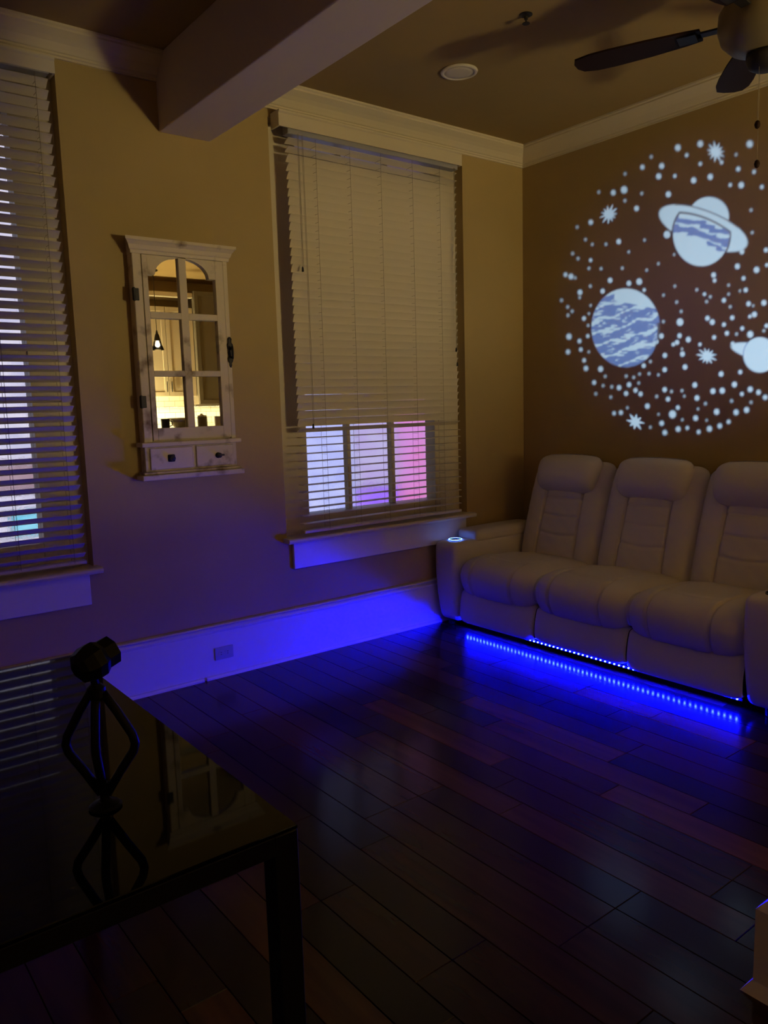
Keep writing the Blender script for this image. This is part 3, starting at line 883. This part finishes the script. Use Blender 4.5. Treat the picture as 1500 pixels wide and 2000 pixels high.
spot.energy = PROJECTOR_W; spot.color = (0.19, 0.375, 1.0)
spot.spot_size = R(30); spot.spot_blend = 0.15; spot.shadow_soft_size = 0.00003
so = bpy.data.objects.new('projector_lamp', spot); C.objects.link(so)
so.matrix_world = Matrix.Translation(LSRC) @ Matrix(((AR.x, AU.x, -AX.x, 0), (AR.y, AU.y, -AX.y, 0), (AR.z, AU.z, -AX.z, 0), (0, 0, 0, 1))) @ Matrix.Rotation(0, 4, 'X')

# slide artwork: positions in wall coordinates come from where the picture falls on the wall
def wall_pt(cx_, cy_):
    """drawing units -> (y, z) on the sofa wall"""
    px, py = 1020 + cx_ * 0.325, 230 + cy_ * 0.325
    d = FWD * F_PX + RIGHT * (px - 750) - UP * (py - 1000)
    t = -CAM.x / d.x
    return (CAM + d * t)
def wall_to_draw(Y, Z):
    vx, vy, vz = 0 - CAM.x, Y - CAM.y, Z - CAM.z
    w = vx * FWD.x + vy * FWD.y + vz * FWD.z
    px = 750 + F_PX * (vx * RIGHT.x + vy * RIGHT.y + vz * RIGHT.z) / w
    py = 1000 - F_PX * (vx * UP.x + vy * UP.y + vz * UP.z) / w
    return (px - 1020) / 0.325, (py - 230) / 0.325
DOTS = [(935,180,20),(1070,157,20),(988,225,12),(1367,158,22),(775,235,11),(722,297,15),(838,290,18),(618,337,10),(820,352,19),(917,350,12),
(1070,277,12),(1198,268,12),(1298,308,15),(1393,325,12),(1130,355,19),(1030,376,19),(1250,404,12),(1316,405,20),(1440,416,13),(1285,222,10),
(612,433,23),(547,450,17),(460,447,10),(718,455,11),(617,498,11),(878,460,19),(687,545,17),(1375,555,11),(412,628,16),(330,657,10),(870,702,24),
(1382,690,11),(1465,795,15),(380,732,10),(421,761,10),(503,760,11),(580,744,17),(735,735,10),(640,806,10),(913,822,9),(303,816,11),(335,846,11),
(411,856,12),(401,905,11),(474,907,11),(601,904,11),(748,916,10),(818,877,10),(260,943,14),(293,954,18),(318,962,10),(528,977,17),(641,995,17),
(703,985,21),(483,1042,16),(347,1049,17),(345,1080,10),(409,1012,11),(733,1035,12),(236,1097,11),(273,1137,11),(300,1163,11),(275,1187,11),
(411,1128,9),(401,1177,9),(371,1206,14),(396,1248,10),(394,1312,12),(281,1315,19),(344,1342,14),(275,1407,15),(352,1393,13),(400,1407,9),
(372,1458,13),(383,1506,16),(471,1510,18),(499,1554,10),(432,1591,14),(486,1610,10),(538,1617,11),(442,1659,10),(532,1679,10),(625,1553,11),
(670,1560,11),(705,1540,10),(762,1538,11),(818,1545,10),(642,1604,16),(582,1622,16),(700,1594,10),(681,1638,15),(624,1657,15),(711,1660,15),
(856,1634,16),(897,1645,11),(960,1640,11),(808,1675,11),(876,1691,15),(974,1673,9),(752,1733,17),(632,1743,9),(552,1776,12),(593,1772,14),
(935,1742,14),(903,1782,25),(819,1782,8),(838,1836,16),(857,1892,16),(937,1871,17),(992,1864,12),(770,1860,9),(962,1815,9),(1042,1805,17),
(1056,1750,9),(1050,1684,17),(1037,1606,17),(1101,1718,11),(1146,1643,18),(1202,1640,19),(1275,1603,18),(1195,1540,17),(1310,1528,14),
(1370,1632,18),(1320,1660,13),(1168,1767,19),(1258,1702,11),(1285,1770,18),(1348,1756,18),(1375,1710,10),(1187,1852,16),(1125,1869,18),
(1060,1888,13),(1240,1827,13),(1108,1818,8),(1420,1650,16),(1460,1680,16),(978,1498,17),(856,1514,16),(857,1428,16),(963,1420,17),(960,1390,9),
(945,1310,16),(998,1333,18),(930,1350,16),(908,1362,13),(836,1312,17),(805,1345,17),(770,1465,11),(730,1490,15),(948,1228,24),(848,1225,11),
(955,1164,11),(928,1108,11),(849,1066,10),(917,1012,10),(1049,1034,11),(1095,1060,12),(1130,1076,11),(1108,1105,11),(1212,1097,15),(1240,1060,10),
(1240,1006,10),(1150,945,17),(1156,978,13),(1293,893,18),(1408,914,20),(1330,965,14),(1343,1035,15),(1308,1040,9),(1250,1136,11),(1262,1202,15),
(1212,1243,14),(1113,1205,16),(1142,1228,18),(1230,1295,15),(1288,1300,11),(1322,1266,14),(1153,1320,14),(1068,1362,12),(1265,1358,14),(1370,1302,22),
(1360,1118,16),(1388,1130,9),(1395,1182,18),(1368,1194,12),(1452,1112,18),(1468,1250,14),(1452,1280,11),(1320,805,17),(1470,885,12)]
rs = random.Random(11)
for _ in range(60):
    DOTS.append((rs.uniform(1500, 1850), rs.uniform(450, 1700), rs.choice((10, 12, 15, 18))))
SPIKES = [(1163, 205, 68, 11), (521, 580, 66, 11), (1110, 1432, 66, 11), (680, 1827, 60, 8)]
def make_slide():
    n = 500
    half = 1.20                  # half size of the picture on the wall, metres
    ys = np.linspace(TARGET.y + half, TARGET.y - half, n)
    zs = np.linspace(TARGET.z - half, TARGET.z + half, n)
    Y, Z = np.meshgrid(ys, zs)
    U, V = wall_to_draw(Y, Z)
    lum = np.zeros((n, n)); mid = np.zeros((n, n))
    def soft(d, w=5.0): return np.clip(0.5 - d / w, 0, 1)
    for (x, y, r) in DOTS:
        r_ = r * 0.82
        d = np.hypot(U - x, (V - y) * 0.9) - r_
        rad = math.hypot((x - 1000) / 800, (y - 1000) / 900)
        w = 6 + 14 * max(0, rad - 0.62)
        lum = np.maximum(lum, soft(d, w) * (0.62 if r < 11.5 else 0.95) * (1 - 0.35 * max(0, rad - 0.75)))
    for (x, y, Rr, k) in SPIKES:
        a = np.arctan2(V - y, U - x); d = np.hypot(U - x, V - y)
        fr0 = np.abs(((a + x) * k / (2 * PI)) % 1.0 - 0.5) * 2
        rr = Rr * (0.40 + 0.60 * fr0 ** 1.5 * (0.75 + 0.25 * np.cos(a * 2 + y)))
        lum = np.maximum(lum, soft(d - rr, 5 if y > 300 else 14) * 0.95)
    def wob(p, q, s=1.0):
        return (np.sin(p * 0.021 * s + 1.3 * np.sin(q * 0.013 * s)) + np.sin(p * 0.047 * s + q * 0.031 * s + 2) * 0.6 + np.sin(p * 0.011 * s - q * 0.083 * s + 4) * 0.5)
    # banded planet
    x, y = U - 622, V - 1262
    e = np.hypot(x / 206, y / 236)
    body = soft((e - 1) * 200, 5)
    notch = soft(-(x - 190 + np.clip((y - 60) * 0.28, 0, 60)) , 5) * (y > -40)
    body = body * np.where((x > 150) & (y > -30), 1 - notch * 0.9, 1)
    t = (y + 0.30 * x) * 1.25 + 13 * wob(x, y * 3, 1.5)
    band = 0.8 * np.sin(t * 0.064) + 0.75 * np.sin(t * 0.131 + 1.0) + 0.45 * np.sin(x * 0.045 + t * 0.12)
    blue = np.clip((band + 0.35) * 5, 0, 1)
    cap_ = (y < -150 + 0.2 * x) & (x > -70); blue = np.where(cap_, 0.0, blue)
    lum = np.where(body > 0.02, np.maximum(body * 0.95, lum * (1 - body)), lum); mid = np.where(body > 0.3, blue, mid)
    # ringed planet
    dome = soft((np.hypot((U - 1122) / 120, (V - 592) / 116) - 1) * 115, 5)
    ca, sa = math.cos(R(21)), math.sin(R(21))
    rx = (U - 1088) * ca + (V - 664) * sa; ry = -(U - 1088) * sa + (V - 664) * ca
    ring = soft((np.hypot(rx / 282, ry / 108) - 1) * 105, 5)
    topc = 582 + (U - 930) * 0.34 - 32 * (1 - ((U - 1080) / 168) ** 2)
    ell = np.hypot((U - 1076) / 170, (V - 700) / 192)
    bod = soft((ell - 1) * 165, 5) * soft(topc - V, 5)
    bodo = soft((ell - 1.055) * 165, 5) * soft(topc - 12 - V, 5)
    seamr = soft(np.abs(np.hypot(rx / 240, (ry + 42) / 62) - 1) * 60 - 3, 3) * (V < 640 + (U - 1088) * 0.4) * soft((ell - 1.0) * 100 - 30, 5)
    up_ = np.maximum(dome, ring)
    lum = np.where(up_ > 0.02, np.maximum(up_ * 0.95, lum), lum); mid = np.where(up_ > 0.3, 0, mid)
    seam2 = soft(np.abs(np.hypot(rx / 282, ry / 108) - 1) * 105 - 2.5, 3) * (dome > 0.9) * (V < 690)
    lum = lum * (1 - 0.55 * seam2)
    lum = lum * (1 - 0.75 * seamr)
    lum = lum * (1 - 0.88 * np.clip(bodo - bod, 0, 1))
    tt = (V - 690) - 0.28 * (U - 1076) + 9 * wob(U, V * 2.5, 1.2)
    bl = np.clip(((np.abs(tt + 46) < 17) | (np.abs(tt - 14) < 24)) * 1.0 + ((np.abs(tt - 60) < 12) & (U > 1110)) * 1.0, 0, 1)
    lum = np.where(bod > 0.3, 0.97 * bod, lum); mid = np.where(bod > 0.3, bl, mid)
    # little ringed planet at the right
    p3 = soft((np.hypot((U - 1428) / 100, (V - 1425) / 106) - 1) * 100, 5)
    r3 = soft((np.hypot(((U - 1432) * 0.97 + (V - 1412) * 0.22) / 180, (-(U - 1432) * 0.22 + (V - 1412) * 0.97) / 48) - 1) * 50, 5)
    both = np.maximum(p3, r3); lum = np.where(both > 0.02, np.maximum(lum, both * 0.95), lum); mid = np.where(both > 0.3, 0, mid)
    ed = soft(np.abs(np.hypot((U - 1428) / 100, (V - 1425) / 106) - 1) * 100 - 2.5, 3) * (U < 1400) * r3
    mid = np.maximum(mid, ed)
    # colours of the film: pale where clear, blue ink in the bands, faint violet elsewhere, opaque outside the disc
    rad = np.hypot((Y - TARGET.y) / 0.97, (Z - TARGET.z) / 0.90)
    base = np.clip(1.05 - rad, 0, 1) ** 0.8
    bgc = np.array((0.009, 0.0020, 0.0280)); pale = np.array((0.92, 0.95, 1.0)); ink = np.array((0.20, 0.30, 0.62))
    col3 = bgc * base[..., None]
    fg = pale * (1 - mid[..., None]) + ink * mid[..., None]
    col3 = col3 * (1 - lum[..., None]) + fg * lum[..., None]
    # blue fringe of the cheap lens around bright shapes
    k = lum.copy()
    for _ in range(3):
        k = (k + np.roll(k, 1, 0) + np.roll(k, -1, 0) + np.roll(k, 1, 1) + np.roll(k, -1, 1)) / 5
    fr_ = np.clip(k - lum, 0, 1)[..., None]
    col3 = col3 + fr_ * np.array((0.01, 0.02, 0.16))
    edge = np.hypot((Y - TARGET.y), (Z - TARGET.z)) > 0.98
    col3[edge] = 0
    # slide plane: perpendicular to the lens axis at SLIDE_D
    P = np.stack([np.zeros_like(Y), Y, Z], -1) - np.array(LSRC)
    ax = np.array(AX); t = SLIDE_D / (P @ ax)
    S = P * t[..., None]                       # relative to the lamp
    me = bpy.data.meshes.new('slide')
    loc = (S + (np.array(LSRC) - np.array((PX, PY, TZ)))).reshape(-1, 3)
    idx = np.arange(n * n).reshape(n, n)
    f = np.stack([idx[:-1, :-1], idx[:-1, 1:], idx[1:, 1:], idx[1:, :-1]], -1).reshape(-1, 4)
    # keep the disc only, so that it fits the barrel
    cen = np.hypot(Y - TARGET.y, Z - TARGET.z)
    me.from_pydata(loc.tolist(), [], f.tolist())
    at = me.color_attributes.new('film', 'FLOAT_COLOR', 'POINT')
    rgba = np.concatenate([col3.reshape(-1, 3), np.ones((n * n, 1))], 1).astype(np.float32)
    at.data.foreach_set('color', rgba.ravel())
    M = bpy.data.materials.new('slide_film'); M.use_nodes = True
    nt = M.node_tree; nt.nodes.clear()
    o_ = nt.nodes.new('ShaderNodeOutputMaterial'); tr = nt.nodes.new('ShaderNodeBsdfTransparent')
    aa = nt.nodes.new('ShaderNodeAttribute'); aa.attribute_name = 'film'
    nt.links.new(aa.outputs['Color'], tr.inputs['Color']); nt.links.new(tr.outputs[0], o_.inputs['Surface'])
    me.materials.append(M)
    return me
add('slide', make_slide(), None, head, label='round film slide printed with planets and stars')
# opaque mount around the film
mt = nb(); rr0 = SLIDE_D * 0.977 / (TARGET - LSRC).length
ring_tube(mt, 0.0043, 0.0164, 0.024 + SLIDE_D, 0.024 + SLIDE_D + 0.001)
add('slide_mount', xform(mt, Matrix.Translation(HEADC) @ MH), BLACK, head)

# ------------------------------------------------------------------ kitchen behind the camera (seen in the mirror panes)
def tiles():
    w, h, g = 0.150, 0.075, 0.004
    bm = nb(); box(bm, -w / 2, w / 2, 0, 0.008, -h / 2, h / 2, 0.002)
    bmesh.ops.recalc_face_normals(bm, faces=bm.faces)
    me = bpy.data.meshes.new('tile'); bm.to_mesh(me); bm.free(); me.materials.append(TILE)
    boxo('grout_bed', -0.55, 1.75, YK + 0.0002, YK + 0.0025, 0.93, 1.70, TILEGROUT, wk)
    z = 0.935 + h / 2; row = 0
    while z < 1.69:
        x = -0.47 + (w / 2 if row % 2 else 0)
        while x < 1.7:
            if z > 1.0: add('tile', me, None, wk, loc=(x, YK + 0.0026, z))
            x += w + g
        z += h + g; row += 1
tiles()
def upper(name, x0, x1, z0, z1, yf, m_, label, doors):
    o = empty(name, ((x0 + x1) / 2, YK, z0), label=label, cat='cabinet')
    w = x1 - x0; h = z1 - z0
    add('carcass', box(nb(), -w / 2, w / 2, 0.001, yf, 0, h, 0.002), m_, o)
    dw = w / doors
    for i in range(doors):
        a = -w / 2 + i * dw + 0.004; b = a + dw - 0.008
        d = nb()
        box(d, a, b, yf + 0.001, yf + 0.014, 0.006, h - 0.006, 0.001)
        dd = add('door', d, m_, o)
        f = nb()
        for (p, q_, r_, s_) in ((a, a + 0.055, 0.006, h - 0.006), (b - 0.055, b, 0.006, h - 0.006), (a + 0.055, b - 0.055, 0.006, 0.061), (a + 0.055, b - 0.055, h - 0.061, h - 0.006)):
            box(f, p, q_, yf + 0.0141, yf + 0.022, r_, s_, 0.001)
        add('shaker_frame', f, m_, dd)
        add('handle', tube(nb(), [(b - 0.03 if i % 2 == 0 else a + 0.03, yf + 0.040, 0.06), (b - 0.03 if i % 2 == 0 else a + 0.03, yf + 0.040, 0.20)], 0.006, 8), IRON, dd)
    return o
u1 = upper('kitchen_wall_cabinet', -0.52, 0.265, 1.70, 2.88, 0.30, CABM, 'cream kitchen wall cabinet reflected in the left mirror panes', 2)
add('crown', box(nb(), -0.41, 0.392, 0.001, 0.36, 1.3005, 1.37, 0.01, 2), CABM, u1)
upper('kitchen_wall_cabinet', 0.27, 1.75, 1.585, 3.10, 0.36, GREYM, 'grey tall kitchen cabinet reflected in the right mirror panes', 2)
bc = empty('kitchen_base_cabinet', (0.3, YK, 0), label='kitchen base cabinet with pale worktop behind the camera', cat='cabinet')
add('carcass', box(nb(), -2.2, 1.9, 0.001, 0.58, 0.09, 0.888, 0.003), CABM, bc)
add('toe_kick', box(nb(), -2.2, 1.9, 0.001, 0.52, 0.0005, 0.0895), BLACK, bc)
for i in range(6):
    a = -2.19 + i * 0.682
    dd = add('door', box(nb(), a, a + 0.672, 0.581, 0.60, 0.10, 0.88, 0.003), CABM, bc)
    add('handle', tube(nb(), [(a + 0.60, 0.625, 0.66), (a + 0.60, 0.625, 0.80)], 0.006, 8), IRON, dd)
boxo('worktop', -1.92, 2.22, YK + 0.003, YK + 0.625, 0.889, 0.925, STONE, bev=0.004, seg=2, label='pale stone worktop of the kitchen behind the camera', cat='worktop')
# unseen lantern, a guessed lamp added as source of the warm light
lan = empty('guessed_lamp', (-1.05, -6.12, 0.9255), label='unseen lantern lamp on the kitchen worktop, a guessed source of the warm light', cat='lamp')
add('base', lathe(nb(), [(0.075, 0.0), (0.08, 0.01), (0.06, 0.03), (0.018, 0.05), (0.014, 0.235)], 28), IRON, lan, smooth=False)
add('shade', lathe(nb(), [(0.10, 0.24), (0.135, 0.28), (0.145, 0.38), (0.135, 0.48), (0.10, 0.52)], 28), GUESSED_GLOW, lan, smooth=True)
# under-cabinet strip
ul = empty('under_cabinet_light', (0.6, YK + 0.14, 1.56), label='slim under-cabinet light in the kitchen behind the camera', cat='lamp')
add('housing', box(nb(), -0.30, 0.62, -0.03, 0.03, 0.008, 0.0235, 0.002), STEEL, ul)
al = bpy.data.lights.new('under_cabinet_lamp', 'AREA'); al.shape = 'RECTANGLE'; al.size = 1.9; al.size_y = 0.05
al.energy = UNDERCAB_W; al.color = (1.0, 0.80, 0.42)
ao = bpy.data.objects.new('under_cabinet_lamp', al); C.objects.link(ao); ao.location = (0.45, YK + 0.16, 1.556)
# unseen raised bar, height and length set to shade floor and lower walls
bar = empty('shading_bar', (-0.55, -4.85, 0), label='unseen raised bar behind the camera, sized to shade the floor and lower walls', cat='bar')
add('bar_wall', box(nb(), -2.9, 0.95, -0.06, 0.06, 0.0005, 1.259), WALL, bar)
add('bar_top', box(nb(), -2.95, 1.0, -0.20, 0.20, 1.26, 1.30, 0.006, 2), STONE, bar)
# things standing on the bar and worktop that the mirror catches
def mug(x, y, z, label, mm, s=1.0):
    o = empty('mug', (x, y, z), label=label, cat='mug')
    add('cup', lathe(nb(), [(0.034 * s, 0), (0.038 * s, 0.004), (0.042 * s, 0.095 * s), (0.038 * s, 0.095 * s), (0.034 * s, 0.010)], 24), mm, o, smooth=False)
    add('handle', tube(nb(), [(0.040 * s, 0, 0.075 * s), (0.066 * s, 0, 0.066 * s), (0.066 * s, 0, 0.034 * s), (0.038 * s, 0, 0.024 * s)], 0.005 * s, 6), mm, o)
def bowl(x, y, z, label):
    o = empty('fruit_bowl', (x, y, z), label=label, cat='bowl')
    add('bowl', lathe(nb(), [(0.05, 0), (0.055, 0.006), (0.11, 0.07), (0.13, 0.12), (0.124, 0.12), (0.10, 0.07), (0.04, 0.012)], 28), STEEL, o, smooth=True)
    return o
bowl(-0.63, -4.86, 1.3005, 'steel fruit bowl on the bar, in the lower left mirror pane')
mug(-0.83, -4.80, 1.3005, 'small dark mug beside the steel bowl on the bar', IRON, 1.25)
mug(-0.17, -4.80, 1.3005, 'cream mug on the bar, in the lower right mirror pane', CABM, 1.35)
cn = empty('canister', (-0.36, -4.84, 1.3005), label='squat grey canister on the bar beside the cream mug', cat='canister')
add('jar', lathe(nb(), [(0.06, 0), (0.064, 0.004), (0.064, 0.12), (0.058, 0.125)], 24), GREYM, cn)
add('lid', lathe(nb(), [(0.062, 0.1255), (0.062, 0.14), (0.02, 0.148), (0.012, 0.165)], 24), STEEL, cn)
# pendant
pd = empty('pendant_lamp', (-0.43, -5.85, H), label='small glass bell pendant lamp reflected in the left mirror pane', cat='lamp')
add('ceiling_rose', lathe(nb(), [(0.06, -0.0005), (0.06, -0.015), (0.02, -0.03)], 24), IRON, pd)
add('cord', tube(nb(), [(0, 0, -0.03), (0, 0, -0.78)], 0.004, 6), IRON, pd)
add('cap', lathe(nb(), [(0.008, -0.74), (0.016, -0.78), (0.026, -0.80), (0.040, -0.86), (0.042, -0.87)], 20), IRON, pd)
sh = nb(); lathe(sh, [(0.043, -0.871), (0.055, -0.92), (0.080, -0.985), (0.077, -0.985), (0.052, -0.92), (0.040, -0.871)], 24, cap=False)
add('glass_shade', sh, CLEAR, pd, smooth=True)
add('bulb', lathe(nb(), [(0.012, -0.871), (0.026, -0.905), (0.028, -0.93), (0.012, -0.955)], 16), mat('added_bulb_glow', (1, 0.9, 0.7), 0.4, emit=((1.0, 0.80, 0.42), 18.0)), pd, smooth=True)  # bulb glow added to brighten the cabinet fronts and crown
